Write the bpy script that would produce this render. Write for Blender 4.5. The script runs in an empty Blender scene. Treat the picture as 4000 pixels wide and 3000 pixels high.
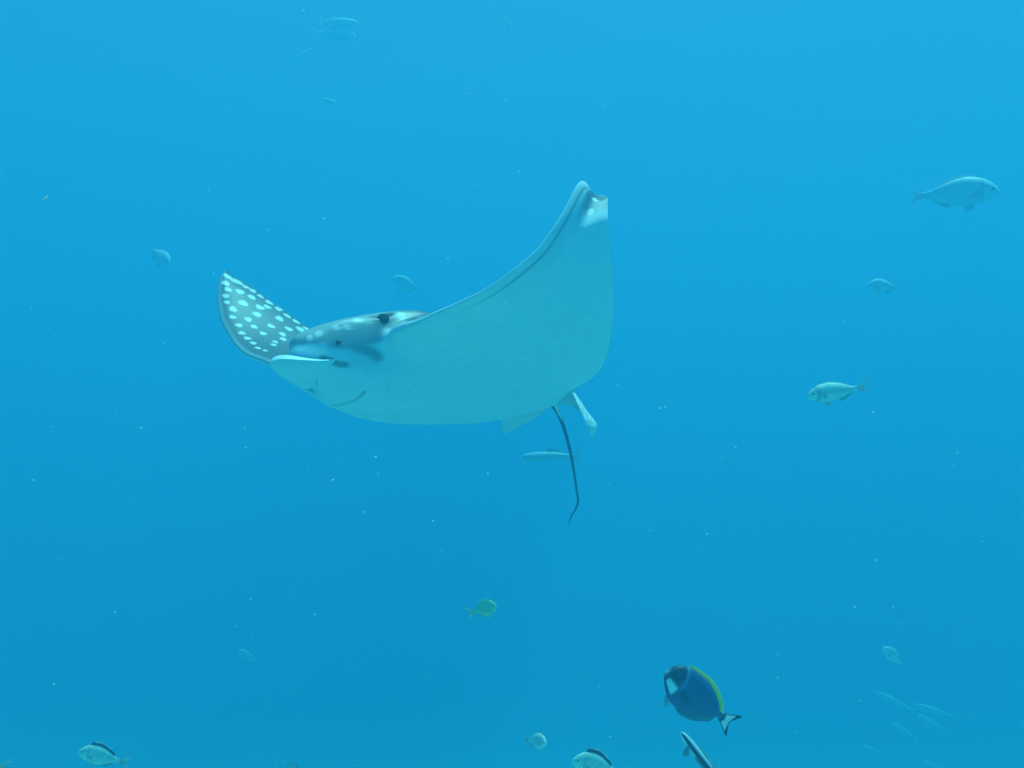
import bpy, math, random
import numpy as np
from mathutils import Vector, Matrix, noise

# ------------------------------------------------------------------ camera, sun, sky, exposure
S = bpy.context.scene
C = S.collection
HFOV = math.radians(50)
PITCH = math.radians(12.5)
cd = bpy.data.cameras.new('camera')
cam = bpy.data.objects.new('camera', cd)
C.objects.link(cam)
S.camera = cam
cd.sensor_width = 36
cd.lens = 18 / math.tan(HFOV / 2)
cd.clip_start = .05
cd.clip_end = 500
cam.rotation_euler = (math.radians(90) + PITCH, 0, 0)
SUN_EL, SUN_AZ = math.radians(74), math.radians(75)
w = bpy.data.worlds.new('World')
S.world = w
w.use_nodes = True
nt = w.node_tree
sky = nt.nodes.new('ShaderNodeTexSky')
sky.sky_type = 'NISHITA'
sky.sun_disc = False
sky.sun_elevation = SUN_EL
sky.sun_rotation = SUN_AZ
nt.nodes['Background'].inputs[1].default_value = .08
nt.links.new(sky.outputs[0], nt.nodes['Background'].inputs[0])
ld = bpy.data.lights.new('sun', 'SUN')
ld.energy = 5.0
ld.angle = math.radians(.5)
ld.color = (1, .96, .9)
sun = bpy.data.objects.new('sun', ld)
C.objects.link(sun)
sun.rotation_euler = Vector((math.sin(SUN_AZ) * math.cos(SUN_EL), math.cos(SUN_AZ) * math.cos(SUN_EL), math.sin(SUN_EL))).to_track_quat('Z', 'Y').to_euler()
S.view_settings.view_transform = 'Standard'
S.view_settings.look = 'None'
S.view_settings.gamma = 1
S.view_settings.use_curve_mapping = False
S.view_settings.exposure = 1.16
S.cycles.use_denoising = True
S.cycles.volume_bounces = 8
S.cycles.max_bounces = 10

# ------------------------------------------------------------------ helpers
CM = Matrix.Rotation(math.radians(90) + PITCH, 3, 'X')
F = 2000 / math.tan(HFOV / 2)
def at(px, py, d):
    """a point of the place that the photograph (4000 px wide) shows at px, py, d metres in front of the camera"""
    return CM @ Vector(((px - 2000) / F * d, -(py - 1500) / F * d, -d))

def tag(o, label=None, cat=None, group=None, kind=None):
    for k, v in (('label', label), ('category', cat), ('group', group), ('kind', kind)):
        if v: o[k] = v
    return o

def thing(name, loc, label, cat, group=None):
    o = bpy.data.objects.new(name, None)
    o.empty_display_size = .05
    C.objects.link(o)
    o.location = loc
    return tag(o, label, cat, group)

def mesh_obj(name, verts, faces, mat, parent=None, cols=None, smooth=True, loc=None):
    me = bpy.data.meshes.new(name)
    me.from_pydata([tuple(v) for v in verts], [], [tuple(f) for f in faces])
    if smooth: me.polygons.foreach_set('use_smooth', [True] * len(me.polygons))
    if cols is not None:
        at_ = me.color_attributes.new('pigment', 'FLOAT_COLOR', 'POINT')
        cc = np.ones((len(verts), 4), np.float32)
        cc[:, :3] = np.array(cols, np.float32)[:, :3]
        at_.data.foreach_set('color', cc.ravel())
    me.materials.append(mat)
    o = bpy.data.objects.new(name, me)
    C.objects.link(o)
    if parent: o.parent = parent
    if loc is not None: o.location = loc
    return o

def skin(name, rough=.5, spec=.3, mottling=.12, scale=40, transl=0., bump=.15, color=None):
    m = bpy.data.materials.new(name)
    m.use_nodes = True
    n, l = m.node_tree.nodes, m.node_tree.links
    b = n['Principled BSDF']
    b.inputs['Roughness'].default_value = rough
    b.inputs['Specular IOR Level'].default_value = spec
    if color is None:
        a = n.new('ShaderNodeVertexColor'); a.layer_name = 'pigment'; src = a.outputs[0]
    else:
        a = n.new('ShaderNodeRGB'); a.outputs[0].default_value = (*color, 1); src = a.outputs[0]
    tc = n.new('ShaderNodeTexCoord')
    nz = n.new('ShaderNodeTexNoise'); nz.inputs['Scale'].default_value = scale; nz.inputs['Detail'].default_value = 5
    l.new(tc.outputs['Object'], nz.inputs['Vector'])
    mr = n.new('ShaderNodeMapRange')
    mr.inputs[1].default_value = .3; mr.inputs[2].default_value = .7
    mr.inputs[3].default_value = 1 - mottling; mr.inputs[4].default_value = 1 + mottling * .4
    l.new(nz.outputs[0], mr.inputs[0])
    mx = n.new('ShaderNodeVectorMath'); mx.operation = 'SCALE'
    l.new(src, mx.inputs[0]); l.new(mr.outputs[0], mx.inputs['Scale'])
    l.new(mx.outputs[0], b.inputs['Base Color'])
    bp = n.new('ShaderNodeBump'); bp.inputs['Strength'].default_value = bump; bp.inputs['Distance'].default_value = .004
    l.new(nz.outputs[0], bp.inputs['Height']); l.new(bp.outputs[0], b.inputs['Normal'])
    if transl:
        t = n.new('ShaderNodeBsdfTranslucent'); l.new(mx.outputs[0], t.inputs[0])
        ms = n.new('ShaderNodeMixShader'); ms.inputs[0].default_value = transl
        l.new(b.outputs[0], ms.inputs[1]); l.new(t.outputs[0], ms.inputs[2])
        l.new(ms.outputs[0], n['Material Output'].inputs[0])
    return m

def box(name, x, y, z0, z1, mat):
    v = [(a, b, c) for a in (-x, x) for b in (-y, y) for c in (z0, z1)]
    return mesh_obj(name, v, [(0, 1, 3, 2), (4, 6, 7, 5), (0, 4, 5, 1), (2, 3, 7, 6), (0, 2, 6, 4), (1, 5, 7, 3)], mat, smooth=False)

def tube(pts, rads, n=10):
    """verts, faces of a closed tube through pts"""
    P = [Vector(p) for p in pts]
    V, Fc = [], []
    up = Vector((0, 0, 1))
    for i, p in enumerate(P):
        t = (P[min(i + 1, len(P) - 1)] - P[max(i - 1, 0)]).normalized()
        a = t.cross(up)
        if a.length < .1: a = t.cross(Vector((1, 0, 0)))
        a.normalize(); b = t.cross(a)
        for k in range(n):
            th = 2 * math.pi * k / n
            V.append(p + (a * math.cos(th) + b * math.sin(th)) * rads[i])
    for i in range(len(P) - 1):
        for k in range(n):
            Fc.append((i * n + k, i * n + (k + 1) % n, (i + 1) * n + (k + 1) % n, (i + 1) * n + k))
    Fc.append(tuple(range(n))[::-1]); Fc.append(tuple((len(P) - 1) * n + k for k in range(n)))
    return V, Fc

def ball(c, r, sc=(1, 1, 1), n=16, m=10):
    V, Fc = [], []
    for j in range(m + 1):
        ph = math.pi * j / m
        for k in range(n):
            th = 2 * math.pi * k / n
            V.append(Vector(c) + Vector((r * sc[0] * math.sin(ph) * math.cos(th), r * sc[1] * math.sin(ph) * math.sin(th), r * sc[2] * math.cos(ph))))
    for j in range(m):
        for k in range(n):
            Fc.append((j * n + k, j * n + (k + 1) % n, (j + 1) * n + (k + 1) % n, (j + 1) * n + k))
    return V, Fc

def sstep(a, b, x):
    t = np.clip((np.asarray(x, float) - a) / (b - a), 0, 1)
    return t * t * (3 - 2 * t)

# ------------------------------------------------------------------ water and sea bed
mw = bpy.data.materials.new('sea_water')
mw.use_nodes = True
n = mw.node_tree
n.nodes.clear()
out = n.nodes.new('ShaderNodeOutputMaterial')
sc = n.nodes.new('ShaderNodeVolumeScatter')
ab = n.nodes.new('ShaderNodeVolumeAbsorption')
ad = n.nodes.new('ShaderNodeAddShader')
sc.inputs['Color'].default_value = (.0085, .051, .082, 1)
sc.inputs['Density'].default_value = 1
sc.inputs['Anisotropy'].default_value = .12
ab.inputs['Color'].default_value = (.755, .924, .949, 1)
ab.inputs['Density'].default_value = 1
n.links.new(sc.outputs[0], ad.inputs[0]); n.links.new(ab.outputs[0], ad.inputs[1]); n.links.new(ad.outputs[0], out.inputs['Volume'])
tag(box('water', 60, 60, -3.9, 8, mw), 'clear blue sea water that fills the whole picture', kind='structure')

ms = bpy.data.materials.new('sand')
ms.use_nodes = True
n = ms.node_tree
nz = n.nodes.new('ShaderNodeTexNoise'); nz.inputs['Scale'].default_value = 3; nz.inputs['Detail'].default_value = 8
cr = n.nodes.new('ShaderNodeValToRGB')
cr.color_ramp.elements[0].color = (.62, .57, .46, 1); cr.color_ramp.elements[1].color = (.76, .72, .62, 1)
tcs = n.nodes.new('ShaderNodeTexCoord')
n.links.new(tcs.outputs['Object'], nz.inputs['Vector']); n.links.new(nz.outputs[0], cr.inputs[0]); n.links.new(cr.outputs[0], n.nodes['Principled BSDF'].inputs[0])
n.nodes['Principled BSDF'].inputs['Roughness'].default_value = .9
V, Fc = [], []
N = 90
for j in range(N + 1):
    for i in range(N + 1):
        x = (i / N - .5) * 116; y = (j / N - .5) * 116
        V.append((x, y, -2.7 + .15 * noise.noise(Vector((x * .12, y * .12, 3))) + .03 * math.sin(x * 2.2 + 3 * noise.noise(Vector((x * .2, y * .2, 0))))))
for j in range(N):
    for i in range(N):
        a = j * (N + 1) + i
        Fc.append((a, a + 1, a + N + 2, a + N + 1))
tag(mesh_obj('seabed', V, Fc, ms), 'pale rippled sand sea bed below, unseen, there to bounce light up', kind='structure')  # unseen bed, raised and kept pale to bounce light onto the ray's belly

# ------------------------------------------------------------------ spotted eagle ray
def pchip(xs, ys, x):
    xs = np.array(xs, float); ys = np.array(ys, float); h = np.diff(xs); d = np.diff(ys) / h
    m = np.zeros_like(ys); m[0] = d[0]; m[-1] = d[-1]
    for i in range(1, len(xs) - 1):
        if d[i - 1] * d[i] > 0:
            w1 = 2 * h[i] + h[i - 1]; w2 = h[i] + 2 * h[i - 1]; m[i] = (w1 + w2) / (w1 / d[i - 1] + w2 / d[i])
    x = np.clip(x, xs[0], xs[-1]); i = np.clip(np.searchsorted(xs, x) - 1, 0, len(h) - 1); t = (x - xs[i]) / h[i]
    return ((2 * t**3 - 3 * t**2 + 1) * ys[i] + (t**3 - 2 * t**2 + t) * h[i] * m[i] + (-2 * t**3 + 3 * t**2) * ys[i + 1] + (t**3 - t**2) * h[i] * m[i + 1])
# outline of the disc: leading and trailing edge over the span s (metres along the wing, + = its left)
LEs = [0, .05, .09, .125, .145, .155, .165, .18, .22, .3, .5, .7, .87, .98, 1.06, 1.10]
LEx = [.62, .61, .585, .54, .48, .42, .37, .335, .315, .27, .17, .06, -.05, -.13, -.19, -.225]
TEs = [0, .08, .12, .2, .3, .4, .5, .6, .7, .8, .9, 1.0, 1.06, 1.10]
TEx = [-.62, -.62, -.60, -.585, -.57, -.53, -.47, -.41, -.36, -.33, -.315, -.31, -.305, -.29]
def le(s): return pchip(LEs, LEx, np.abs(s))
def te(s): return pchip(TEs, TEx, np.abs(s))
POSE = [-0.13724, 0.09246, 0.07064, -0.3347, 0.00221, 1.1814, -0.40362, 1.74993, 1.9417, 0.51381, 1.16544, 0.61381, 0.89421, 0.40411, 0.11501]
BA, BB = tuple(POSE[6:9]), tuple(POSE[9:12])
WX = POSE[12:15]
def bend_angle(s):
    s = np.asarray(s, float); r = np.zeros_like(s)
    for sg, (p0, p1, pw) in ((1, BA), (-1, BB)):
        m = s * sg > 0; t = np.clip((np.abs(s[m]) - .14) / .96, 0, 1)
        r[m] = sg * np.where(np.abs(s[m]) < .14, 0, p0 * np.clip(t * 6, 0, 1) + (p1 - p0) * t**pw)
    return r
def bend(s):
    s = np.asarray(s, float); g = np.linspace(0, 1.12, 400)
    oy = np.zeros_like(s); oz = np.zeros_like(s)
    for sg in (1, -1):
        ph = np.abs(bend_angle(g * sg)) * np.sign(bend_angle(g * sg) * sg + 1e-12); dg = g[1] - g[0]
        dy, dz = np.cos(ph), np.sin(ph)
        y = np.concatenate([[0], np.cumsum((dy[1:] + dy[:-1]) / 2 * dg)]); z = np.concatenate([[0], np.cumsum((dz[1:] + dz[:-1]) / 2 * dg)])
        m = (s * sg > 0) | ((s == 0) & (sg == 1))
        oy[m] = sg * np.interp(np.abs(s[m]), g, y); oz[m] = np.interp(np.abs(s[m]), g, z)
    return oy, oz
def rotv(r):
    r = np.array(r); th = np.linalg.norm(r) + 1e-12; k = r / th
    K = np.array([[0, -k[2], k[1]], [k[2], 0, -k[0]], [-k[1], k[0], 0]])
    return np.eye(3) + np.sin(th) * K + (1 - np.cos(th)) * K @ K
f0 = np.array([-.72, .11, .68]); l0 = np.array([.69, .24, .68])
U_, _, V_ = np.linalg.svd(np.stack([f0, l0, np.cross(f0, l0)], 1))
MR = rotv(POSE[0:3]) @ (U_ @ V_)
DIST, K = 3.4, 3.4 / 4.2
def pose(s, x, h):
    """span, chord position, height over the wing's mid surface -> camera frame metres"""
    s, x, h = (np.asarray(a, float) for a in (s, x, h))
    a_ = np.clip(np.abs(s) - .17, 0, None)
    c = np.clip((x - te(s)) / (le(s) - te(s)), 0, 1)
    x2 = x * WX[0] + WX[1] * a_ + WX[2] * np.sin(np.pi * np.clip(a_ / .93, 0, 1)) * c
    y, z = bend(s); an = bend_angle(s)
    P = np.stack([x2, y - h * np.sin(an), z + h * np.cos(an)], -1) * POSE[5]
    return (P @ MR.T + np.array([POSE[3], POSE[4], -4.2])) * K
def to_px(Q): return np.stack([2000 + F * Q[..., 0] / -Q[..., 2], 1500 - F * Q[..., 1] / -Q[..., 2]], -1)
# how the swimming pose departs from the plain bend: (span, chord, height) and where that point of the animal is seen
LM = [
    (0.03, 0.695, -0.058, 1066, 1410), (-0.08, 0.62, -0.055, 1142, 1480), (-0.03, 0.69, -0.058, 1086, 1438), (-0.13, 0.5, -0.04, 1212, 1532), (0.08, 0.38, -0.051, 1402, 1541),
    (-0.08, 0.38, -0.051, 1270, 1576), (0, 0.355, -0.058, 1345, 1574), (0.15, 0.47, 0, 1325, 1337), (0.13, 0.35, 0.04, 1485, 1268), (0.175, 0.34, 0, 1500, 1322),
    (0.33, 'L', 0, 1600, 1270), (0.46, 'L', 0, 1700, 1225), (0.57, 'L', 0, 1800, 1180), (0.67, 'L', 0, 1900, 1130), (0.77, 'L', 0, 2000, 1060),
    (0.88, 'L', 0, 2110, 965), (0.98, 'L', 0, 2200, 830), (1.06, 'L', 0, 2262, 710), (1.1, 'L', 0, 2293, 690), (1.1, -0.25, 0, 2303, 776),
    (1.1, 'T', 0, 2362, 762), (1.07, -0.26, 0, 2318, 782), (0.1, 'T', 0, 2180, 1578), (0.17, 'T', 0, 2238, 1520), (0.25, 'T', 0, 2300, 1492),
    (0.35, 'T', 0, 2355, 1430), (0.47, 'T', 0, 2388, 1320), (0.6, 'T', 0, 2400, 1180), (0.72, 'T', 0, 2395, 1060), (0.84, 'T', 0, 2380, 930),
    (0.95, 'T', 0, 2372, 820), (1.04, 'T', 0, 2372, 762), (-1.1, 'L', 0, 872, 1067), (-1.1, 'T', 0, 897, 1066), (-1.04, 'L', 0, 855, 1108),
    (-0.97, 'L', 0, 848, 1170), (-0.88, 'L', 0, 862, 1250), (-0.79, 'L', 0, 905, 1330), (-0.69, 'L', 0, 960, 1385), (-0.6, 'L', 0, 1040, 1412),
    (-1.06, 'T', 0, 905, 1078), (-1.0, 'T', 0, 952, 1098), (-0.93, 'T', 0, 1020, 1147), (-0.85, 'T', 0, 1102, 1205), (-0.77, 'T', 0, 1172, 1257),
    (-0.72, 'T', 0, 1212, 1283), (-0.1, -0.62, 0, 1965, 1640), (0.05, 0.46, 0.066, 1290, 1272), (0.03, 0.55, 0.045, 1180, 1316), (0.13, 0.22, 0.06, 1630, 1224),
    (-0.22, 0.11, -0.035, 1405, 1638), (-0.25, 0.21, -0.03, 1300, 1608),
]
lm = np.array([(a[0], le(a[0]) if a[1] == 'L' else te(a[0]) if a[1] == 'T' else a[1], a[2], a[3], a[4]) for a in LM], float)
P0 = pose(lm[:, 0], lm[:, 1], lm[:, 2])
dpx = lm[:, 3:5] - to_px(P0)
dxy = dpx * np.array([1, -1]) * (-P0[:, 2:3]) / F
def kern(a, b):
    d = np.linalg.norm(a[:, None] - b[None], axis=-1)
    return np.sqrt(d * d + .035**2)
RB = np.stack([lm[:, 0], lm[:, 1], lm[:, 2] * 1.5], -1)
A_ = kern(RB, RB)
n_ = len(RB)
Pm = np.concatenate([np.ones((n_, 1)), RB], 1)
sysm = np.zeros((n_ + 4, n_ + 4)); sysm[:n_, :n_] = A_ - np.eye(n_) * .01; sysm[:n_, n_:] = Pm; sysm[n_:, :n_] = Pm.T; sysm[n_:, n_:] -= np.eye(4) * 1e-3
RW = np.linalg.solve(sysm, np.concatenate([dxy, np.zeros((4, 2))]))
def warp(s, x, h):
    q = np.stack([np.ravel(s), np.ravel(x), np.ravel(h) * 1.5], -1)
    o = np.zeros((len(q), 2))
    for i in range(0, len(q), 20000):
        o[i:i + 20000] = kern(q[i:i + 20000], RB) @ RW[:n_] + np.concatenate([np.ones((len(q[i:i + 20000]), 1)), q[i:i + 20000]], 1) @ RW[n_:]
    return o.reshape(np.shape(s) + (2,))
def ray_pt(s, x, h):
    Q = pose(s, x, h)
    Q[..., :2] += warp(s, x, h)
    # the rear half of the left wing tip flops back, so that its under side turns up to the light
    s_ = np.asarray(s, float); c_ = (le(s_) - np.asarray(x, float)) / (le(s_) - te(s_))
    z0 = Q[..., 2].copy()
    Q[..., 2] -= .13 * sstep(.90, 1.08, s_) * sstep(.30, .60, c_)
    Q[..., :2] *= (Q[..., 2] / z0)[..., None]
    return Q
CMn = np.array(CM)
def to_world(Q): return Q @ CMn.T
ray_c = Vector(to_world(ray_pt(np.array([0.]), np.array([0.]), np.array([0.])))[0])

def heights(s, c):
    a = np.abs(s)
    prof = np.sqrt(np.clip(c, 0, 1)) * (1 - c) / .385
    x = le(s) + (te(s) - le(s)) * c
    tip = 1 - sstep(.9, 1.12, a) * .5
    top = (.013 * tip + .062 * np.exp(-(a / .17)**2) + .022 * np.exp(-(a / .5)**2)) * prof
    bot = (.009 * tip + .036 * np.exp(-(a / .2)**2) + .018 * np.exp(-(a / .5)**2)) * prof
    hd = sstep(.30, .42, x) * (1 - sstep(.12, .165, a))
    top += hd * (.0 * np.sqrt(np.clip(c, 0, 1) * 3).clip(0, 1))
    # brow above the eye, hollow cheek behind it, open spiracle, nostrils, mouth slit
    top += .006 * np.exp(-(((x - .47) / .06)**2 + ((a - .13) / .02)**2))
    top -= .006 * np.exp(-(((x - .345) / .022)**2 + ((a - .135) / .018)**2))
    ym = a / .1
    xm = .352 + .006 * ym**2
    mouth = np.exp(-((x - xm) / .0075)**2) * (1 - sstep(.07, .10, a))
    nos = 0 * x
    bot -= .008 * mouth + .010 * nos
    bot += .002 * np.exp(-(((x - xm - .035) / .02)**2)) * (1 - sstep(.07, .1, a))
    return x, top, bot, mouth, nos

ns, nc = 640, 230
uu = np.linspace(-1, 1, ns)
ss = np.sign(uu) * (np.abs(uu)**1.08) * 1.10
cc = (1 - np.cos(np.linspace(0, np.pi, nc))) / 2
cc = .55 * cc + .45 * np.linspace(0, 1, nc)
Sg, Cg = np.meshgrid(ss, cc, indexing='ij')
Xg, Tg, Bg, Mo, No = heights(Sg, Cg)
top = ray_pt(Sg, Xg, Tg)
bot = ray_pt(Sg, Xg, -Bg)

# pigment: slate back with white spots, white belly, dark line under the leading edge
SPOTS = [
    (-1.052, -0.235, 0.0191), (-1.018, -0.192, 0.0162), (-1.007, -0.26, 0.0249), (-0.967, -0.272, 0.0142), (-0.982, -0.177, 0.0143),
    (-0.952, -0.215, 0.0176), (-0.945, -0.284, 0.0161), (-0.959, -0.146, 0.0136), (-0.915, -0.239, 0.0163), (-0.915, -0.288, 0.0143),
    (-0.93, -0.126, 0.0118), (-0.901, -0.177, 0.0183), (-0.882, -0.293, 0.0173), (-0.86, -0.257, 0.0147), (-0.846, -0.3, 0.0164),
    (-0.864, -0.223, 0.0171), (-0.893, -0.118, 0.0163), (-0.839, -0.178, 0.0178), (-0.806, -0.302, 0.0155), (-0.864, -0.086, 0.013),
    (-0.831, -0.124, 0.0142), (-0.795, -0.248, 0.0181), (-0.77, -0.314, 0.0158), (-0.824, -0.069, 0.0135), (-0.795, -0.11, 0.0131),
    (-0.773, -0.174, 0.0145), (-0.737, -0.231, 0.0155), (-0.723, -0.286, 0.0186), (-0.723, -0.325, 0.0137), (-0.791, -0.042, 0.0126),
    (-0.755, -0.105, 0.0131), (-0.723, -0.174, 0.0139), (-0.762, -0.03, 0.0127), (-0.701, -0.146, 0.0132), (-0.701, -0.097, 0.0108),
    (-0.69, -0.071, 0.0111), (-0.73, -0.017, 0.0122), (-0.697, 0.005, 0.0113), (-0.672, 0.004, 0.0098), (0.106, 0.564, 0.0102),
    (0.121, 0.535, 0.0128), (0.137, 0.481, 0.0102), (0.144, 0.451, 0.0102), (0.137, 0.418, 0.0136), (0.15, 0.39, 0.009),
    (0.125, 0.358, 0.0102), (0.147, 0.332, 0.0102), (0.16, 0.296, 0.0136), (0.147, 0.296, 0.0119), (0.262, 0.279, 0.0102),
    (0.268, 0.229, 0.0136), (1.052, -0.235, 0.0191), (1.018, -0.192, 0.0162), (1.007, -0.26, 0.0249), (0.967, -0.272, 0.0142),
    (0.982, -0.177, 0.0143), (0.952, -0.215, 0.0176), (0.945, -0.284, 0.0161), (0.959, -0.146, 0.0136), (0.915, -0.239, 0.0163),
    (0.915, -0.288, 0.0143), (0.93, -0.126, 0.0118), (0.901, -0.177, 0.0183), (0.882, -0.293, 0.0173), (0.86, -0.257, 0.0147),
    (0.846, -0.3, 0.0164), (0.864, -0.223, 0.0171), (0.893, -0.118, 0.0163), (0.839, -0.178, 0.0178), (0.806, -0.302, 0.0155),
    (0.864, -0.086, 0.013), (0.831, -0.124, 0.0142), (0.795, -0.248, 0.0181), (0.77, -0.314, 0.0158), (0.824, -0.069, 0.0135),
    (0.795, -0.11, 0.0131), (0.773, -0.174, 0.0145), (0.737, -0.231, 0.0155), (0.723, -0.286, 0.0186), (0.723, -0.325, 0.0137),
    (0.791, -0.042, 0.0126), (0.755, -0.105, 0.0131), (0.723, -0.174, 0.0139), (0.762, -0.03, 0.0127), (0.701, -0.146, 0.0132),
    (0.701, -0.097, 0.0108), (0.69, -0.071, 0.0111), (0.73, -0.017, 0.0122), (0.697, 0.005, 0.0113), (0.672, 0.004, 0.0098),
    (0.376, -0.351, 0.0218), (-0.216, -0.549, 0.0217), (0.191, -0.407, 0.0199), (-0.174, 0.007, 0.0215), (0.041, -0.476, 0.0153),
    (0.086, 0.003, 0.0191), (-0.187, 0.147, 0.0172), (-0.468, 0.038, 0.019), (0.261, -0.38, 0.018), (-0.181, -0.219, 0.0186),
    (0.182, -0.503, 0.0188), (0.218, -0.182, 0.0201), (0.35, -0.008, 0.0186), (0.589, -0.013, 0.0214), (0.317, -0.429, 0.0169),
    (-0.12, -0.3, 0.0173), (-0.29, -0.532, 0.0189), (0.559, -0.13, 0.0216), (0.25, -0.269, 0.0173), (0.535, -0.193, 0.0214),
    (0.419, 0.035, 0.0154), (-0.172, 0.277, 0.0219), (-0.304, -0.089, 0.0169), (0.647, -0.222, 0.0166), (-0.462, -0.241, 0.0149),
    (0.451, -0.217, 0.0211), (-0.203, -0.289, 0.015), (0.12, -0.367, 0.0181), (-0.419, -0.459, 0.0159), (-0.22, -0.407, 0.0167),
    (0.159, -0.088, 0.0207), (0.318, -0.521, 0.0168), (-0.258, 0.064, 0.0173), (0.635, -0.11, 0.0155), (0.264, -0.108, 0.018),
    (-0.048, 0.045, 0.0186), (-0.122, -0.534, 0.0198), (-0.431, -0.14, 0.0186), (-0.335, -0.467, 0.0197), (0.028, -0.569, 0.0185),
    (0.299, -0.312, 0.0175), (-0.404, -0.272, 0.0196), (0.283, -0.168, 0.0176), (-0.362, -0.225, 0.0194), (0.24, 0.015, 0.0217),
    (-0.316, 0.206, 0.0155), (-0.041, -0.505, 0.0217), (0.637, -0.333, 0.0207), (-0.443, 0.138, 0.0197), (0.04, -0.376, 0.0164),
    (0.489, -0.07, 0.0201), (0.163, -0.262, 0.0142), (-0.247, -0.046, 0.0212), (0.405, -0.074, 0.0217), (0.569, -0.382, 0.0198),
    (-0.085, -0.235, 0.0191), (-0.053, -0.579, 0.0214), (0.065, -0.168, 0.0189), (0.363, -0.249, 0.0144), (0.436, -0.39, 0.0203),
    (0.496, -0.004, 0.0159), (-0.358, -0.364, 0.0142), (0.07, -0.286, 0.0171), (-0.414, -0.334, 0.019), (0.043, -0.091, 0.0219),
    (-0.091, -0.377, 0.0196), (-0.299, 0.14, 0.0163), (-0.221, -0.154, 0.0217), (0.439, 0.099, 0.021), (0.098, -0.444, 0.0155),
    (0.249, -0.496, 0.0169), (-0.048, -0.431, 0.0177), (-0.394, -0.033, 0.0216), (-0.154, -0.154, 0.0202), (0.071, 0.079, 0.0158),
    (-0.297, -0.306, 0.0207), (-0.24, 0.24, 0.0195), (0.024, 0.037, 0.018), (-0.335, 0.081, 0.0206), (0.003, -0.187, 0.0188),
    (-0.112, 0.067, 0.0155), (-0.024, -0.117, 0.0159), (0.008, -0.306, 0.0189), (0.552, -0.322, 0.0179), (0.615, 0.046, 0.018),
    (0.119, -0.216, 0.0155), (-0.469, -0.412, 0.0174), (0.371, -0.128, 0.0171), (-0.293, 0.004, 0.0191), (0.094, -0.544, 0.0216),
    (-0.161, -0.084, 0.0151), (-0.375, 0.149, 0.0208), (0.473, -0.288, 0.019), (0.514, 0.084, 0.0165), (0.376, -0.467, 0.0152),
    (-0.171, 0.214, 0.0148), (0.448, -0.452, 0.0168), (-0.047, -0.029, 0.0142), (0.351, 0.057, 0.0213), (-0.246, -0.473, 0.0142),
    (-0.37, -0.109, 0.0186), (-0.498, -0.183, 0.0165), (-0.025, -0.359, 0.0162), (-0.167, -0.485, 0.0184), (-0.105, -0.462, 0.0157),
    (0.161, -0.156, 0.015), (0.156, -0.004, 0.0186), (0.304, -0.228, 0.0146), (-0.085, -0.162, 0.0178), (-0.251, -0.237, 0.0167),
    (0.201, 0.074, 0.0215), (-0.49, -0.347, 0.019), (-0.398, 0.082, 0.0151), (-0.17, -0.357, 0.0218), (0.506, -0.371, 0.0164),
    (0.406, -0.293, 0.0141), (0.48, -0.132, 0.0161), (-0.184, 0.085, 0.0156), (-0.113, -0.029, 0.0191), (-0.303, -0.165, 0.0153),
    (0.203, -0.321, 0.015), (0.584, -0.232, 0.0166), (-0.443, -0.077, 0.022), (-0.271, -0.364, 0.0213), (0.133, 0.056, 0.0169),
    (0.266, 0.077, 0.0215), (0.029, -0.026, 0.0152),
]
dark = np.array([.10, .125, .13]); white = np.array([.82, .83, .80]); belly = np.array([.80, .90, .92])
sp = np.array(SPOTS)
tp = to_px(top)
m = np.zeros_like(Sg)
def c_of(a, x): return (le(a) - x) / (le(a) - te(a))
for (a, x, ra) in SPOTS:
    aa = np.array([float(a)])
    _, th, _, _, _ = heights(aa, c_of(aa, x))
    ctr = ray_pt(aa, np.array([x]), th)[0]
    near = (np.abs(Sg - a) < ra * 1.6 + .05) & (np.abs(Xg - x) < ra * 1.6 + .05)
    d = np.linalg.norm(top[near] - ctr, axis=-1) / (ra * .88)
    d = d * (1 + .09 * np.sin(np.arctan2(Xg[near] - x, Sg[near] - a) * 2 + a * 91) * np.sin(x * 173) + .1 * np.sin(np.arctan2(Xg[near] - x, Sg[near] - a) * 3 + a * 57))
    m[near] = np.maximum(m[near], 1 - sstep(.85, 1.15, d))
hd_ = (sstep(.2, .34, Xg) * (1 - sstep(.2, .3, np.abs(Sg))))[..., None]
back = dark * (1 - hd_) + np.array([.38, .43, .42]) * hd_  # head top painted paler, as if in full sun
topc = back * (1 - m[..., None]) + white[None, None] * m[..., None]
spir = np.exp(-(((Xg - .345) / .034)**2 + ((np.abs(Sg) - .140) / .022)**2)**1.5)
topc = topc * (1 - np.clip(spir * 1.4, 0, 1)[..., None] * .93)
m = np.maximum(m, 0)
inch = Cg * (le(Sg) - te(Sg))      # metres behind the leading edge
wing = sstep(.165, .18, np.abs(Sg))
lead = (1 - sstep(.011, .019, inch)) * wing
tr = (le(Sg) - te(Sg)) * (1 - Cg)
dusky_shade = sstep(.6, 1.0, np.abs(Sg)) * (1 - sstep(.05, .13, inch)) * .12  # natural dark wing tip, also standing in for shade on the underside
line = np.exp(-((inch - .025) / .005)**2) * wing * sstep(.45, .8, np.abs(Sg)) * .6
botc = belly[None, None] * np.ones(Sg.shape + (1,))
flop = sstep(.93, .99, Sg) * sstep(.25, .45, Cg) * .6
botc = botc * (1 - dusky_shade[..., None]) * (1 - flop[..., None])
botc = botc * (1 - lead[..., None]) + np.array([.82, .88, .86]) * lead[..., None]
botc = botc * (1 - line[..., None]) + dark * 1.5 * line[..., None]
botc = botc * (1 - np.clip(Mo * 1.1, 0, 1)[..., None] * .6)
botc = botc * (1 - np.clip(No, 0, 1)[..., None] * .45)
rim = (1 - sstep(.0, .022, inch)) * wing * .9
topc = topc * (1 - rim[..., None]) + np.where(Sg > 0, .88, .5)[..., None] * np.array([.92, 1, .98]) * rim[..., None]  # top-lit leading edge put into the colour, paler on the left wing

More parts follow.
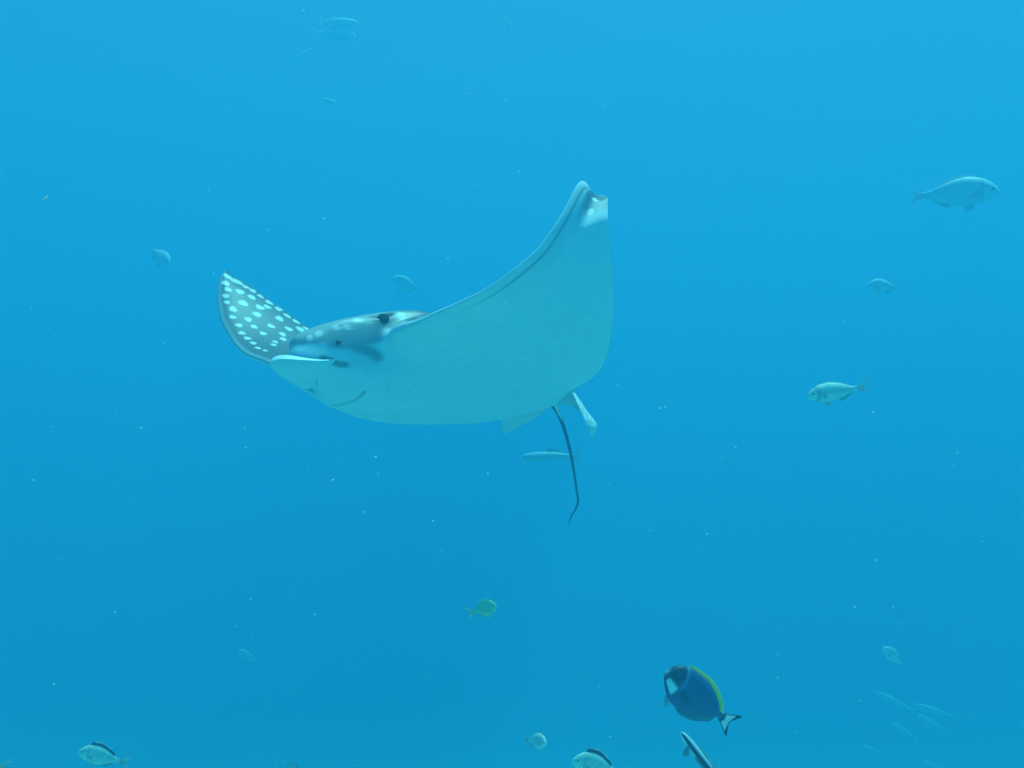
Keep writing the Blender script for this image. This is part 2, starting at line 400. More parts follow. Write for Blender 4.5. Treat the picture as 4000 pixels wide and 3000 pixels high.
# faint gill slits, five each side
for k in range(5):
    gx = .27 - .048 * k; gs = .10 - .006 * k
    botc = botc * (1 - .16 * np.exp(-(((Xg - gx - .15 * (np.abs(Sg) - gs)) / .004)**2 + ((np.abs(Sg) - gs) / .022)**4)))[..., None]
# head side darkened round the eye, its pigment plus painted shade, white upper lip in front of it, two white blotches at the left wing tip
side = sstep(.125, .15, np.abs(Sg)) * (1 - sstep(.17, .19, np.abs(Sg)))
mask = side * sstep(.33, .37, Xg) * (1 - sstep(.50, .53, Xg))
botc = botc * (1 - mask[..., None] * .12)
def stroke(surf, pts, rad, sg):
    """0..1 mask of a painted stroke through plan points of one side of the head"""
    sel = (Sg * sg > .08) & (Sg * sg < .3) & (Xg > .2)
    Q = surf[sel]
    A = []
    for (a, x) in pts:
        i = int(np.abs(ss - a * sg).argmin()); j = int(np.abs(Xg[i] - x).argmin()); A.append(surf[i, j])
    dm = np.full(len(Q), 9.)
    for p, q in zip(A[:-1], A[1:]):
        k = np.clip(((Q - p) @ (q - p)) / max(1e-9, (q - p) @ (q - p)), 0, 1)
        dm = np.minimum(dm, np.linalg.norm(Q - (p + k[:, None] * (q - p)), axis=-1))
    o = np.zeros_like(Sg); o[sel] = 1 - sstep(.4, 1.3, dm / rad)
    return o[..., None]
for sg in (1, -1):
    botc = botc * (1 - .65 * stroke(bot, [(.116, .520), (.122, .495), (.129, .465), (.134, .445)], .011, sg))  # crease shade between head and lobe, painted dark
    botc = botc * (1 - .55 * stroke(bot, [(.140, .520), (.147, .490), (.152, .440), (.158, .405), (.160, .380), (.160, .350)], .017, sg))  # cheek shade put into the colour along with its dark pigment
    k_ = stroke(bot, [(.106, .575), (.112, .552), (.120, .530)], .010, sg)
    botc = botc * (1 - k_) + np.array([.93, .95, .92]) * k_
    for srf in (bot, top):
        k_ = stroke(srf, [(.172, .338), (.186, .331), (.215, .318)], .013, sg)
        if srf is bot: botc = botc * (1 - k_) + np.array([.95, .96, .93]) * k_
        else: topc = topc * (1 - k_) + np.array([.95, .96, .93]) * k_
for (a, x, ra) in [(1.04, -.262, .024), (.965, -.235, .015), (1.06, -.285, .014)]:
    d = np.hypot(Sg - a, Xg - x) / ra
    botc = botc + (np.array([.95, .97, .95]) - botc) * (1 - sstep(.7, 1.2, d))[..., None]
bp_ = to_px(bot)
idx_t = np.arange(ns * nc).reshape(ns, nc)
idx_b = idx_t + ns * nc
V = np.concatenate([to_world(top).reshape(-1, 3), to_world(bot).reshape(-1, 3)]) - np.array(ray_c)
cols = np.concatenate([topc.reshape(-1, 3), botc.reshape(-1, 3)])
# the edge rings are shared: c = 0, c = 1 and both tips have no thickness, so bottom edge vertices use the top ones
idx_b[:, 0] = idx_t[:, 0]; idx_b[:, -1] = idx_t[:, -1]
def quads(ix, flip):
    a, b, c_, d = ix[:-1, :-1].ravel(), ix[1:, :-1].ravel(), ix[1:, 1:].ravel(), ix[:-1, 1:].ravel()
    return np.stack([a, d, c_, b] if flip else [a, b, c_, d], -1)
fc = np.concatenate([quads(idx_t, True), quads(idx_b, False)])
# close the two tips
for r in (0, ns - 1):
    for k in range(1, nc - 2):
        fc = np.concatenate([fc, [[idx_t[r, k], idx_t[r, k + 1], idx_b[r, k + 1], idx_b[r, k]]]])
skin_ray = skin('ray_skin', rough=.45, spec=.35, mottling=.05, scale=22, bump=.03)
ray = thing('eagle_ray', ray_c, 'large spotted eagle ray with raised wings, white belly and white-dotted slate back', 'ray')
# rostral lobe: the duck-bill plate under the head, part of the same body mesh
nl, nr = 60, 26
lobe, lobec, lobef = [], [], []
base = len(V)
def lobe_pt(u, r, side):
    # u 0..1 round the front from right cheek to left cheek, r 0 centre .. 1 rim
    th = math.pi * (u - .5) * 1.3
    cs = math.cos(th)
    ex = .47 + (.245 * max(cs, 0)**1.1 + .12 * min(cs, 0)) * r
    sy = .136 * math.sin(th) * r
    t = .025 * max(.12, math.cos(th) * .9 + .1)**.7 * math.sqrt(max(0, 1 - r**2.2))
    z = -.020 - .040 * (max(0, cs)**.7 + 1.2 * min(cs, 0)) * r
    return (sy, ex, z + side * t)
LV = []
for side in (1, -1):
    for i in range(nl + 1):
        for j in range(nr + 1):
            LV.append(lobe_pt(i / nl, j / nr, side))
LV = np.array(LV)
LQ = to_world(ray_pt(LV[:, 0], LV[:, 1], LV[:, 2])) - np.array(ray_c)
lf = []
o2 = (nl + 1) * (nr + 1)
for sd, off in ((0, 0), (1, o2)):
    for i in range(nl):
        for j in range(nr):
            a = off + i * (nr + 1) + j
            q = [a, a + 1, a + nr + 2, a + nr + 1]
            lf.append([base + k for k in (q if sd == 0 else q[::-1])])
lc = np.ones((len(LV), 3)) * belly
nd = np.exp(-(((LV[:, 1] - .50 - .03 * (np.abs(LV[:, 0]) / .05)**2 * .3) / .012)**2 + ((np.abs(LV[:, 0]) - .03) / .035)**2))
lc = lc * (1 - .35 * nd[:, None] * (LV[:, 2] < -.045)[:, None])
V = np.concatenate([V, LQ]); cols = np.concatenate([cols, lc]); fc = np.concatenate([fc, np.array(lf)])
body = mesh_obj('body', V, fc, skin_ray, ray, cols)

for sg in (1, -1):
    e = to_world(ray_pt(np.array([.150 * sg]), np.array([.475]), np.array([-.0])))[0] - np.array(ray_c)
    _, th_, _, _, _ = heights(np.array([.140 * sg]), c_of(np.array([.140 * sg]), .345))
    e2 = to_world(ray_pt(np.array([.140 * sg]), np.array([.345]), th_ - .006))[0] - np.array(ray_c)
    V, Fc = ball((0, 0, 0), .020, (1.0, .9, 1.1))
    mesh_obj('spiracle', V, Fc, skin('spiracle_%d' % (sg + 1), rough=.9, spec=.05, mottling=.2, color=(.02, .024, .026)), ray, loc=e2)
    V, Fc = ball((0, 0, 0), .0075)
    eye = mesh_obj('eye', V, Fc, skin('eye_%d' % (sg + 1), rough=.1, spec=.6, mottling=0, color=(.01, .012, .012)), ray, loc=e)
# tail
def P_(px, py, d): return np.array(at(px, py, d)) - np.array(ray_c)
d0 = -ray_pt(np.array([0.]), np.array([-.6]), np.array([0.]))[0, 2]
ctl = [(2120, 1560, d0 - .03), (2166, 1590, d0 + .02), (2195, 1650, d0 + .10), (2222, 1740, d0 + .22), (2240, 1830, d0 + .34), (2253, 1920, d0 + .46), (2258, 1958, d0 + .51), (2250, 1985, d0 + .54), (2234, 2012, d0 + .57), (2222, 2046, d0 + .60)]
tpts, trad = [], []
ctl = np.array([P_(*c_) for c_ in ctl])
kk = np.linspace(0, len(ctl) - 1, 60)
tpts = np.stack([pchip(range(len(ctl)), ctl[:, i], kk) for i in range(3)], -1)
trad = np.interp(kk, [0, 1, 2, 4, 7, 9], [.011, .0082, .0066, .0052, .0038, .002])
V, Fc = tube(tpts, trad)
tc_ = np.array([[.05, .058, .06]] * len(V))
mesh_obj('tail', V, Fc, skin('tail_skin', mottling=.2, color=(.035, .042, .045)), ray)

V, Fc = tube([P_(2163, 1578, d0 - .006), P_(2176, 1600, d0 + .012), P_(2187, 1622, d0 + .04), P_(2195, 1642, d0 + .07)], [.003, .0045, .004, .001], 8)
mesh_obj('tail_spine', V, Fc, skin('spine_bone', mottling=.1, color=(.85, .86, .8)), ray)

def fin_plate(outline, centre, thick, n=5):
    """a thin fin of two shells from a 3-D outline fanned to a centre line point"""
    O = [Vector(p) for p in outline]; c_ = Vector(centre)
    nrm = Vector((0, 0, 0))
    for i in range(len(O)): nrm += (O[i] - c_).cross(O[(i + 1) % len(O)] - c_)
    nrm.normalize()
    V, Fc = [], []
    k = len(O)
    for side in (1, -1):
        for j in range(n + 1):
            r = j / n
            for p in O: V.append(c_ + (p - c_) * r + nrm * side * thick * math.sqrt(max(0, 1 - r * r)))
    for sd in (0, 1):
        off = sd * k * (n + 1)
        for j in range(n):
            for i in range(k):
                a = off + j * k + i; b = off + j * k + (i + 1) % k
                q = (a, b, b + k, a + k)
                Fc.append(q if sd == 0 else q[::-1])
    return V, Fc
def smooth_loop(pts, m=6):
    O = []
    k = len(pts); P = [Vector(p) for p in pts]
    for i in range(k):
        p0, p1, p2, p3 = P[i - 1], P[i], P[(i + 1) % k], P[(i + 2) % k]
        for j in range(m):
            t = j / m
            O.append(.5 * ((2 * p1) + (p2 - p0) * t + (2 * p0 - 5 * p1 + 4 * p2 - p3) * t * t + (3 * p1 - p0 - 3 * p2 + p3) * t**3))
    return O
fa = [(2160, 1570, d0 - .02), (2226, 1512, d0 - .08), (2250, 1556, d0 - .05), (2275, 1600, d0 - .02), (2262, 1606, d0 - .02), (2235, 1584, d0 + .0)]
V, Fc = fin_plate(smooth_loop([P_(*q) for q in fa], 4), P_(2222, 1568, d0 - .03), .004)
fcol = [belly * .75] * len(V)
# the outer blade of the fin, twisted so that its back faces up
up_ = [(2222, 1508, .0), (2246, 1536, .015), (2272, 1572, .03), (2300, 1614, .05), (2322, 1642, .07), (2333, 1664, .08), (2328, 1690, .10), (2316, 1713, .12)]
lo_ = [(2220, 1512, -.01), (2240, 1545, -.02), (2262, 1590, -.03), (2284, 1640, -.02), (2296, 1672, .0), (2303, 1692, .03), (2308, 1704, .07), (2313, 1712, .11)]
nb = len(V)
ku = np.linspace(0, 7, 40)
eu, el = (np.stack([pchip(range(8), [q[i] for q in L_], ku) for i in range(3)], -1) for L_ in (up_, lo_))
nn = 8
for i in range(40):
    for k in range(nn + 1):
        f_ = k / nn
        q = eu[i] * (1 - f_) + el[i] * f_
        V.append(Vector(P_(q[0], q[1], d0 - .06 + q[2] - .012 * math.sin(math.pi * f_))))
        fcol.append(np.array([.93, .95, .92]) * (1 - .2 * (noise.noise(Vector((q[0] * .07, q[1] * .05, 2))) > .12)))
    for k in range(nn + 1):
        f_ = k / nn
        q = eu[i] * (1 - f_) + el[i] * f_
        V.append(Vector(P_(q[0], q[1], d0 - .06 + q[2] + .002)))
        fcol.append(belly * .8)
w2 = 2 * (nn + 1)
for i in range(39):
    for k in range(nn):
        a = nb + i * w2 + k
        Fc.append((a, a + 1, a + w2 + 1, a + w2))
        a += nn + 1
        Fc.append((a, a + w2, a + w2 + 1, a + 1))
mesh_obj('pelvic_fin', V, Fc, skin('fin_skin', mottling=.12, scale=60), ray, fcol)
fb = [(2130, 1590, d0 + .02), (1990, 1625, d0 + .10), (1961, 1645, d0 + .13), (1966, 1688, d0 + .18), (1976, 1693, d0 + .18), (2040, 1660, d0 + .12), (2100, 1628, d0 + .05)]
V, Fc = fin_plate(smooth_loop([P_(*q) for q in fb], 4), P_(2020, 1635, d0 + .09), .004)
mesh_obj('pelvic_fin', V, Fc, skin('far_fin_skin', mottling=.05, scale=22, transl=.1), ray, [belly * .95] * len(V))

# ------------------------------------------------------------------ fish
def cam_dir(v): return CM @ Vector(v)
FISH_MATS = {}
def fmat(key, **kw):
    if key not in FISH_MATS: FISH_MATS[key] = skin('scales_' + key, **kw)
    return FISH_MATS[key]

def fish_body(prof_t, top, bot, wid, colf, name, parent, mat, curve=0., nt_=40, nr_=24, sc_=1.):
    """lofted body from nose (x = 0) to tail root (x = -1)"""
    V, Fc, co = [], [], []
    for i in range(nt_ + 1):
        t = (1 - math.cos(math.pi * i / nt_)) / 2 * .6 + .4 * i / nt_
        a, b, w_ = (float(pchip(prof_t, q, np.array([t]))[0]) for q in (top, bot, wid))
        mid, hh = (a - b) / 2, (a + b) / 2
        for k in range(nr_):
            th = 2 * math.pi * k / nr_
            cy, cz = math.cos(th), math.sin(th)
            y = w_ * math.copysign(abs(cy)**1.15, cy); z = mid + hh * cz
            V.append((-t * sc_, y * sc_, (z + curve * t * t) * sc_))
            co.append(colf(t, cz, z))
    for i in range(nt_):
        for k in range(nr_):
            Fc.append((i * nr_ + k, i * nr_ + (k + 1) % nr_, (i + 1) * nr_ + (k + 1) % nr_, (i + 1) * nr_ + k))
    Fc.append(tuple(range(nr_))[::-1]); Fc.append(tuple(nt_ * nr_ + k for k in range(nr_)))
    return mesh_obj(name, V, Fc, mat, parent, co)

def flat_fin(name, parent, mat, pts, col, thick=.004, sc_=1., y=0., tilt=None, rays=True, yaw=0.):
    """fin from a side outline [(x, z)], with ray ridges; col(x, z) or a colour. yaw swings it out from the body about its first point"""
    loop = smooth_loop([(p[0], 0, p[1]) for p in pts], 4)
    cx = sum(p[0] for p in loop) / len(loop); cz = sum(p[2] for p in loop) / len(loop)
    V, Fc = fin_plate(loop, (cx, 0, cz), thick)
    o0 = Vector((pts[0][0], 0, pts[0][1]))
    R_ = Matrix.Rotation(yaw, 3, 'Z')
    co, VV = [], []
    for v in V:
        c_ = col(v.x, v.z) if callable(col) else col
        if rays:
            g = .5 + .5 * math.sin(math.atan2(v.z - o0.z, v.x - o0.x) * 60 if abs(yaw) > 0 else v.x * 260)
            c_ = [q * (.82 + .18 * g) for q in c_]
        co.append(c_)
        q = R_ @ (v - o0) + o0
        VV.append(Vector((q.x, q.y + y, q.z)) * sc_)
    return mesh_obj(name, VV, Fc, mat, parent, co)

def place(o, nose, tailroot, d, yaw, up_sign=1, roll=0.):
    """set a fish whose local nose is the origin and tail root is x = -1: returns the body length in metres"""
    dx, dy = nose[0] - tailroot[0], -(nose[1] - tailroot[1])
    n_ = math.hypot(dx, dy)
    P0_, P1_ = at(*nose, d), at(*tailroot, d + n_ / F * d * math.tan(math.radians(yaw)))
    f = CM.inverted() @ (P0_ - P1_).normalized()
    u = Vector((-dy / n_, dx / n_, 0)) * (1 if dx > 0 else -1) * up_sign
    u = (u - f * u.dot(f)).normalized()
    l = u.cross(f)
    if roll:
        R_ = Matrix.Rotation(math.radians(roll), 3, f)
        u = R_ @ u; l = R_ @ l
    M = Matrix((f, l, u)).transposed()
    o.matrix_world = Matrix.Translation(at(nose[0], nose[1], d)) @ (CM @ M).to_4x4()
    return (P0_ - P1_).length

def gill(t, cz, t0, w_): return math.exp(-((t - t0 - .03 * (1 - cz * cz)) / w_)**2)

def eyes(parent, x, z, w_, r, L, mat=None):
    for sg in (1, -1):
        V, Fc = ball((0, 0, 0), r * L, (1, .6, 1), 14, 8)
        o = mesh_obj('eye', V, Fc, mat or fmat('eye', rough=.15, spec=.6, mottling=0, color=(.012, .014, .016)), parent, loc=(x * L, sg * w_ * L, z * L))

SILV = (.62, .66, .50)
def make_bream(label, nose, tr, d, yaw=10, tall=1., pale=SILV, stripe=None, group='pale reef fish swimming around the ray', detail=2, roll=0., darkdorsal=True, finh=.075, tail=1., name='reef_fish', cat='fish', up_sign=1, belly_dark=0., curve=0.):
    o = thing(name, (0, 0, 0), label, cat, group)
    L = place(o, nose, tr, d, yaw, up_sign, roll)
    pt = [0, .04, .12, .25, .42, .6, .78, .92, 1]
    top = [.015, .07, .145, .205, .225, .19, .115, .055, .045]
    bot = [.015, .05, .095, .150, .175, .155, .095, .05, .045]
    top = [q * tall for q in top]; bot = [q * tall for q in bot]
    wid = [.012, .045, .075, .095, .098, .08, .05, .022, .012]
    rnd = random.Random(label)
    def colf(t, cz, z):
        c_ = np.array(pale)
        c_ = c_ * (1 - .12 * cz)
        if stripe:
            c_ = c_ * (1 - .45 * gill(t, cz, .17, .03)) * (1 - .25 * math.exp(-((cz - .05) / .16)**2) * (t > .2))
        c_ = c_ * (1 - .3 * gill(t, cz, .22, .016))
        if detail > 1: c_ = c_ * (1 - .12 * (.5 + .5 * math.sin(z * 260)) * sstep(.2, .3, t))
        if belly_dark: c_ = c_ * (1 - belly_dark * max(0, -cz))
        return c_
    mat = fmat('bream', rough=.42, spec=.45, mottling=.16, scale=25)
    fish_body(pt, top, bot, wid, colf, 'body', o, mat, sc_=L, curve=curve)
    fm = fmat('fin', rough=.6, mottling=.15, transl=.6, scale=60)
    dd = (.10, .13, .13) if darkdorsal else tuple(min(.95, q * 1.05) for q in pale)
    ed = tuple(min(.9, q * 1.3) for q in pale)
    zt = lambda t: float(pchip(pt, top, np.array([t]))[0])
    zb = lambda t: -float(pchip(pt, bot, np.array([t]))[0])
    h = finh
    flat_fin('dorsal_fin', o, fm, [(-.24, zt(.24) - .012), (-.30, zt(.3) + h * .8), (-.45, zt(.45) + h), (-.62, zt(.62) + h * .9), (-.80, zt(.8) + h * .75), (-.86, zt(.86) + .02), (-.80, zt(.8) - .01), (-.6, zt(.6) - .012), (-.42, zt(.42) - .012)],
             lambda x, z: dd if z < zt(min(1, max(0, -x))) + h * .62 else ed, sc_=L)
    flat_fin('anal_fin', o, fm, [(-.62, zb(.62) + .01), (-.66, zb(.66) - .06), (-.78, zb(.78) - .055), (-.88, zb(.88) - .01), (-.8, zb(.8) + .01)], tuple(q * .8 for q in pale), sc_=L)
    flat_fin('caudal_fin', o, fm, [(-1 + (x_ + 1) * tail, z_ * (.3 + .7 * tail) + curve) for (x_, z_) in ((-.97, .03), (-1.08, .08), (-1.27, .20), (-1.25, .15), (-1.15, .02), (-1.14, -.02), (-1.24, -.15), (-1.26, -.20), (-1.08, -.08), (-.97, -.03))],
             lambda x, z: ed if abs(z - curve) > .07 else tuple(q * .85 for q in pale), sc_=L)
    for sg in (1, -1):
        flat_fin('pectoral_fin', o, fm, [(-.27, -.03), (-.33, .0), (-.46, -.055), (-.45, -.09), (-.34, -.075)], ed, sc_=L, y=sg * .088, yaw=-sg * .45)
    flat_fin('pelvic_fin', o, fm, [(-.30, zb(.3) + .02), (-.36, zb(.36) - .07), (-.43, zb(.43) - .085), (-.42, zb(.42) + .005)], ed, sc_=L)
    eyes(o, -.11, .045 * tall, .062, .022, L)
    return o

def make_slim(label, nose, tr, d, yaw=5, h=.07, pale=SILV, group=None, name='slender_fish', up_sign=1, cat='fish', curve=0.):
    o = thing(name, (0, 0, 0), label, cat, group)
    L = place(o, nose, tr, d, yaw, up_sign)
    pt = [0, .05, .15, .35, .6, .85, 1]
    top = [.008, h * .45, h * .8, h, h * .95, h * .5, h * .28]; bot = top
    wid = [.006, h * .35, h * .6, h * .75, h * .7, h * .35, .01]
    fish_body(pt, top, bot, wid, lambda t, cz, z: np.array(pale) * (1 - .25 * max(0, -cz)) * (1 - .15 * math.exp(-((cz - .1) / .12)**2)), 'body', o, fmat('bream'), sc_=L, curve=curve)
    fm = fmat('fin')
    flat_fin('dorsal_fin', o, fm, [(-.5, h * .9), (-.56, h * 1.7), (-.7, h * 1.25), (-.8, h * .6)], tuple(q * .8 for q in pale), sc_=L)
    flat_fin('caudal_fin', o, fm, [(-.98, .012 + curve), (-1.12, h * 1.3 + curve), (-1.09, .01 + curve), (-1.12, -h * 1.3 + curve), (-.98, -.012 + curve)], pale, sc_=L)
    eyes(o, -.07, h * .2, h * .45, h * .16, L)
    return o

# powder blue surgeonfish, the nearest fish
o = thing('surgeonfish', (0, 0, 0), 'deep blue surgeonfish with yellow dorsal fin and black and white tail', 'fish')
L = place(o, (2598, 2628), (2821, 2801), 2.5, 16)
TT = [0, .03, .09, .18, .32, .5, .68, .84, .94, 1]
TP = [.03, .14, .25, .325, .365, .36, .29, .16, .065, .05]
BT = [.02, .07, .15, .24, .33, .35, .275, .145, .055, .05]
TP = [q * .70 for q in TP]; BT = [q * .76 for q in BT]
WD = [.014, .05, .08, .105, .12, .115, .09, .05, .022, .014]
def tang_col(t, cz, z):
    c_ = np.array([.025, .08, .22])
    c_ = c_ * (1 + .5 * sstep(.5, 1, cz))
    head = 1 - sstep(.19, .215, t + .03 * cz * cz)
    c_ = c_ * (1 - head) + np.array([.012, .016, .05]) * head
    band = math.exp(-((t - .245 + .05 * cz * cz) / .022)**2) * (1 - sstep(-.2, -.5, cz) if False else float(sstep(-.35, .0, cz)))
    c_ = c_ + np.array([.10, .16, .16]) * band
    chin = float(sstep(.04, .07, t) * (1 - sstep(.19, .23, t)) * (1 - sstep(-.35, -.2, cz)) * sstep(-.88, -.75, cz))
    c_ = c_ * (1 - chin) + np.array([.92, .95, .93]) * chin
    nose_ = 1 - sstep(.0, .035, t)
    c_ = c_ * (1 - nose_ * .7) + np.array([.5, .6, .6]) * nose_ * .7
    pedu = float(sstep(.86, .95, t) * math.exp(-((cz - .1) / .35)**2))
    c_ = c_ * (1 - pedu * .4) + np.array([.10, .22, .22]) * pedu * .4
    return c_
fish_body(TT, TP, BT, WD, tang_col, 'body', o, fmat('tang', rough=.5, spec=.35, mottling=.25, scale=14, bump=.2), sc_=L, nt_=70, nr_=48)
fm = fmat('fin', rough=.6, mottling=.15, transl=.6, scale=60)
ztop = lambda t: float(pchip(TT, TP, np.array([t]))[0])
zbot = lambda t: -float(pchip(TT, BT, np.array([t]))[0])
up_e = [(-t, ztop(t) + .014 + .058 * t * (1 - sstep(.9, .97, t))) for t in (.22, .32, .42, .52, .62, .72, .82, .90)]
lo_e = [(-t, ztop(t) - .012) for t in (.94, .84, .72, .6, .48, .36, .25)]
YEL = (.96, .95, .12)
flat_fin('dorsal_fin', o, fmat('yellow_fin', rough=.55, mottling=.1, transl=.5, scale=60), [(-.17, ztop(.17) - .005)] + up_e + [(-.955, ztop(.94) + .03)] + lo_e, YEL, sc_=L, thick=.024)
up_e = [(-t, zbot(t) - .05 * sstep(.4, .8, t) - .02) for t in (.45, .55, .65, .75, .84, .90)]
lo_e = [(-t, zbot(t) + .012) for t in (.92, .82, .7, .58, .48)]
flat_fin('anal_fin', o, fm, [(-.42, zbot(.42) + .005)] + up_e + lo_e, (.30, .46, .52), sc_=L, thick=.005)
cf = flat_fin('caudal_fin', o, fm, [(-.97, .045), (-1.04, .075), (-1.17, .145), (-1.215, .15), (-1.15, .05), (-1.135, .0), (-1.15, -.05), (-1.215, -.15), (-1.17, -.145), (-1.04, -.075), (-.97, -.045)],
              lambda x, z: (.02, .03, .05) if (abs(z) > .068 + (-x - 1.04) * .45 or x > -1.03 or -x > 1.115 + .28 * abs(z)) else (.85, .92, .92), sc_=L, thick=.006, rays=False)
for sg in (1, -1):
    flat_fin('pectoral_fin', o, fmat('yellow_fin') if False else fm, [(-.25, -.06), (-.30, -.02), (-.43, -.09), (-.42, -.14), (-.30, -.11)], (.10, .2, .34), sc_=L, y=sg * .105, yaw=-sg * .4)
    flat_fin('spine', o, fm, [(-.86, .045), (-.90, .062), (-.985, .05), (-.91, .045)], (.85, .86, .6), sc_=L, y=sg * .034, rays=False)
flat_fin('pelvic_fin', o, fm, [(-.19, zbot(.19) + .02), (-.22, zbot(.2) - .06), (-.30, zbot(.3) - .10), (-.31, zbot(.3) - .05), (-.29, zbot(.29) + .02)], (.62, .72, .74), sc_=L)
eyes(o, -.115, .085, .078, .026, L)

# cleaner wrasse below it
o = thing('cleaner_wrasse', (0, 0, 0), 'slim white-backed fish with a broad black stripe, just below the blue surgeonfish', 'fish')
L = place(o, (2660, 2860), (2800, 3062), 2.3, 8)
pt = [0, .04, .15, .35, .6, .85, 1]
h = .076
def wr(t, cz, z):
    k_ = float(sstep(-.75 + .45 * (1 - t), -.5 + .3 * (1 - t), cz) * (1 - sstep(.40, .55, cz)))
    c_ = np.array([.74, .82, .78]) * (1 - k_) + np.array([.012, .022, .07]) * k_
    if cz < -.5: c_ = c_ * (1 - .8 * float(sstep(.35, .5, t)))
    return c_
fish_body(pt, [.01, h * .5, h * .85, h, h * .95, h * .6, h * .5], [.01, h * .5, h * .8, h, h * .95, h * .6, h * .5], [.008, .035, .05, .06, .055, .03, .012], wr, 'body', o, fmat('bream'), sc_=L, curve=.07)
flat_fin('dorsal_fin', o, fm, [(-.22, h * .85), (-.28, h * 1.25), (-.6, h * 1.5 + .02), (-.88, h * .95 + .05), (-.9, h * .5 + .05), (-.6, h * .9 + .02)], (.6, .72, .72), sc_=L)
flat_fin('pectoral_fin', o, fm, [(-.22, -.02), (-.24, -.12), (-.30, -.17), (-.33, -.09)], (.5, .6, .6), sc_=L, y=.05, yaw=-.3)
flat_fin('caudal_fin', o, fm, [(-.97, .035 + .07), (-1.15, .09 + .07), (-1.2, .07), (-1.15, -.09 + .07), (-.97, -.035 + .07)], (.05, .08, .2), sc_=L)
eyes(o, -.075, .012, .038, .014, L)

PALE = (.86, .92, .78)
make_bream('pale silver fish cut by the bottom edge, left of the striped wrasse, tail raised', (2234, 2972), (2406, 3016), 2.9, 12, 1.25, PALE, finh=.1)
make_bream('small round pale fish turned towards us, near the bottom middle, thin tail streak', (2134, 2906), (2066, 2890), 3.1, 52, 1.35, PALE, darkdorsal=False, finh=.04)
make_bream('pale fish with dark dorsal gap at the bottom left, facing left', (304, 2938), (468, 2972), 3.6, 10, 1.15, PALE, finh=.1)
make_bream('fish mostly out of the bottom left corner, only its tail fin showing', (-190, 2955), (-4, 2990), 3.6, 10, 1.0, PALE)
make_bream('fish whose rounded back just shows above the bottom edge, left of centre', (1172, 3040), (1100, 3010), 3.2, 52, 1.35, PALE, darkdorsal=False, finh=.04)
make_bream('striped pale fish swimming left with bent tail, right of the ray', (3152, 1552), (3350, 1515), 4.2, 8, .88, (.92, .98, .80), stripe=True, belly_dark=.1, darkdorsal=False, finh=.02, tail=.75)
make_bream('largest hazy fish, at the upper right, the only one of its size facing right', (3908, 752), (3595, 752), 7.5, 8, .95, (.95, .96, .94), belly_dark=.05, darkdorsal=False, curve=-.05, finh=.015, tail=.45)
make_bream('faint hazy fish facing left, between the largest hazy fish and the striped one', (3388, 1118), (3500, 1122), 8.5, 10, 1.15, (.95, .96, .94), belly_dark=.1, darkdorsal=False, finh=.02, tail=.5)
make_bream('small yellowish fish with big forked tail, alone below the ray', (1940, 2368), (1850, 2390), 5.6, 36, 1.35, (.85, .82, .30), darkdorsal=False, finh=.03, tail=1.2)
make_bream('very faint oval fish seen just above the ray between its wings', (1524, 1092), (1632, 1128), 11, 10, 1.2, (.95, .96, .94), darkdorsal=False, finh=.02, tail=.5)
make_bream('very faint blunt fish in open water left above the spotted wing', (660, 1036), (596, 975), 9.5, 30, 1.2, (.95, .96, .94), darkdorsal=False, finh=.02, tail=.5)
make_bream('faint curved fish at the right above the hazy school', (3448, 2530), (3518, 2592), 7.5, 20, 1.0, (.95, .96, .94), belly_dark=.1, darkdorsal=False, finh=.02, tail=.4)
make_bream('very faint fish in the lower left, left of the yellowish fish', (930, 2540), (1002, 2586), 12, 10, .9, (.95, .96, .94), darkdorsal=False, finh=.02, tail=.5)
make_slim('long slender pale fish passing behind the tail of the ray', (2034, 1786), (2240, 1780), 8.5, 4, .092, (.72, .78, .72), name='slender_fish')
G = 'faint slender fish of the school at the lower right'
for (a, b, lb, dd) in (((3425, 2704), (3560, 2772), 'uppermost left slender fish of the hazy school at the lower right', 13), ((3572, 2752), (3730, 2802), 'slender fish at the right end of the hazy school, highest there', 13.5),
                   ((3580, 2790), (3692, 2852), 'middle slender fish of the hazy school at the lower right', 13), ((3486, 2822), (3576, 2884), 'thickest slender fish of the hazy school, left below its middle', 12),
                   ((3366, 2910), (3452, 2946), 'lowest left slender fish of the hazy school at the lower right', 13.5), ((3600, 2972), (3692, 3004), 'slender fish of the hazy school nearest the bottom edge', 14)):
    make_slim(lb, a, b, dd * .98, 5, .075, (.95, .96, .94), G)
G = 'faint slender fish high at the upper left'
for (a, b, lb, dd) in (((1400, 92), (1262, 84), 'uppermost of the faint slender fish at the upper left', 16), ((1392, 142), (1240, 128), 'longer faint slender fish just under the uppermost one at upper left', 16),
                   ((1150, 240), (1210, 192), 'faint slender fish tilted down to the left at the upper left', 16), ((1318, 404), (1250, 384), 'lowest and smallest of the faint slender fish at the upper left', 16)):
    make_slim(lb, a, b, dd * .95, 5, .13, (.95, .96, .94), G)

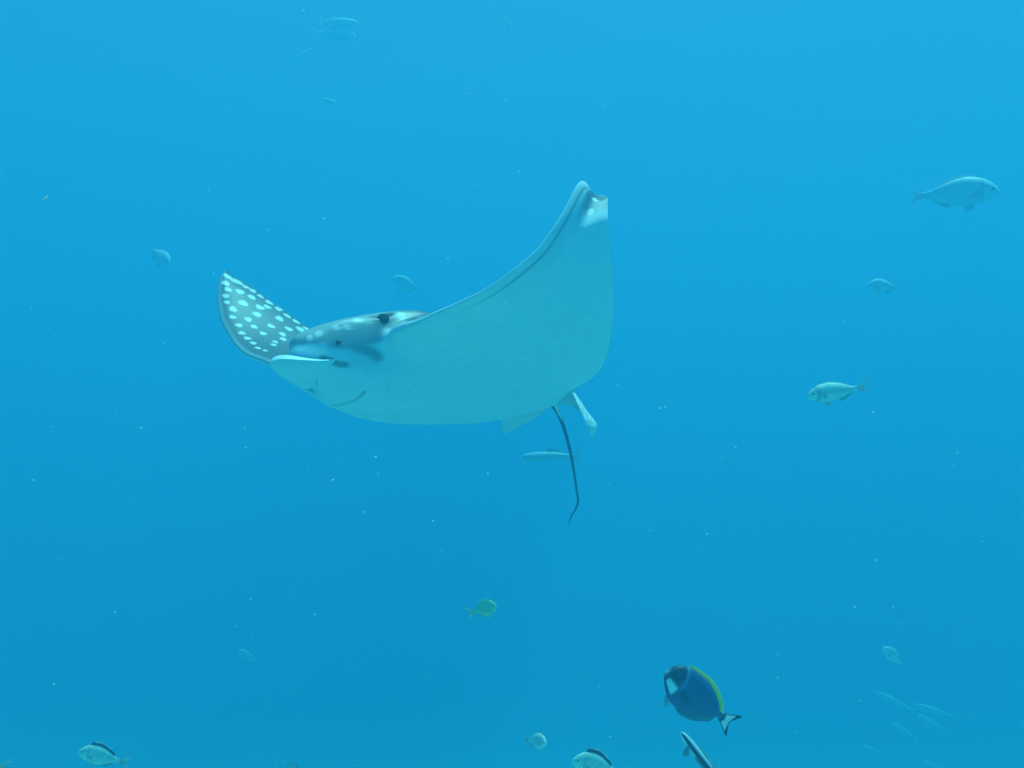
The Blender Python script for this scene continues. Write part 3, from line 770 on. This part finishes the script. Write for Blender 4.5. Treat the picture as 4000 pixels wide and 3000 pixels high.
# drifting specks (marine snow)
random.seed(11)
V, Fc = [], []
def speck(p, r):
    b = len(V)
    k_ = [Vector((1, 0, 0)), Vector((-1, 0, 0)), Vector((0, 1, 0)), Vector((0, -1, 0)), Vector((0, 0, 1)), Vector((0, 0, -1))]
    for q in k_: V.append(Vector(p) + q * r * random.uniform(.5, 1.3))
    for f_ in ((0, 2, 4), (2, 1, 4), (1, 3, 4), (3, 0, 4), (2, 0, 5), (1, 2, 5), (3, 1, 5), (0, 3, 5)): Fc.append(tuple(b + i for i in f_))
for (px, py, r, d) in ((178, 775, 9, 1.6), (172, 780, 7, 1.6), (184, 770, 6, 1.6), (1265, 855, 6, 1.8), (1450, 577, 4, 1.6), (1750, 1010, 5, 2), (1185, 40, 6, 1.7), (895, 420, 4, 1.8), (552, 1672, 5, 2), (2025, 670, 4, 2), (3300, 1255, 6, 1.8), (3272, 1288, 4, 1.9),
                   (2825, 1313, 4, 1.8), (3340, 2370, 6, 1.7), (3490, 2370, 5, 1.8), (2762, 2085, 6, 1.7), (212, 2672, 6, 1.7), (1905, 1850, 5, 2), (1300, 1875, 5, 2), (2580, 1595, 6, 2.2), (2600, 1590, 5, 2.2), (130, 1875, 6, 2), (3410, 1612, 5, 1.7), (2415, 1505, 5, 2.2),
                   (3420, 2190, 7, 2.4), (3740, 1770, 5, 1.8), (450, 2390, 4, 2), (980, 2340, 4, 1.9), (1230, 2400, 4, 2), (1690, 2035, 4, 2), (1420, 2000, 5, 2), (1467, 1785, 5, 2.1), (1988, 85, 9, 4), (1990, 96, 8, 4), (2540, 2072, 4, 2), (960, 1748, 4, 2), (3038, 2648, 5, 1.9)):
    speck(at(px, py, d), r / F * d)
for i in range(420):
    d = random.uniform(1.3, 6)
    px = random.uniform(-1500, 5500); py = random.uniform(-900, 3900)
    speck(at(px, py, d), random.uniform(.0005, .0016) * (1 + d * .18))
tag(mesh_obj('drifting_particles', [v for v in V], Fc, skin('plankton', mottling=0, transl=.4, color=(.85, .88, .85)), smooth=False), 'tiny pale specks drifting all through the water', 'particles', kind='stuff')
bpy.context.view_layer.update()
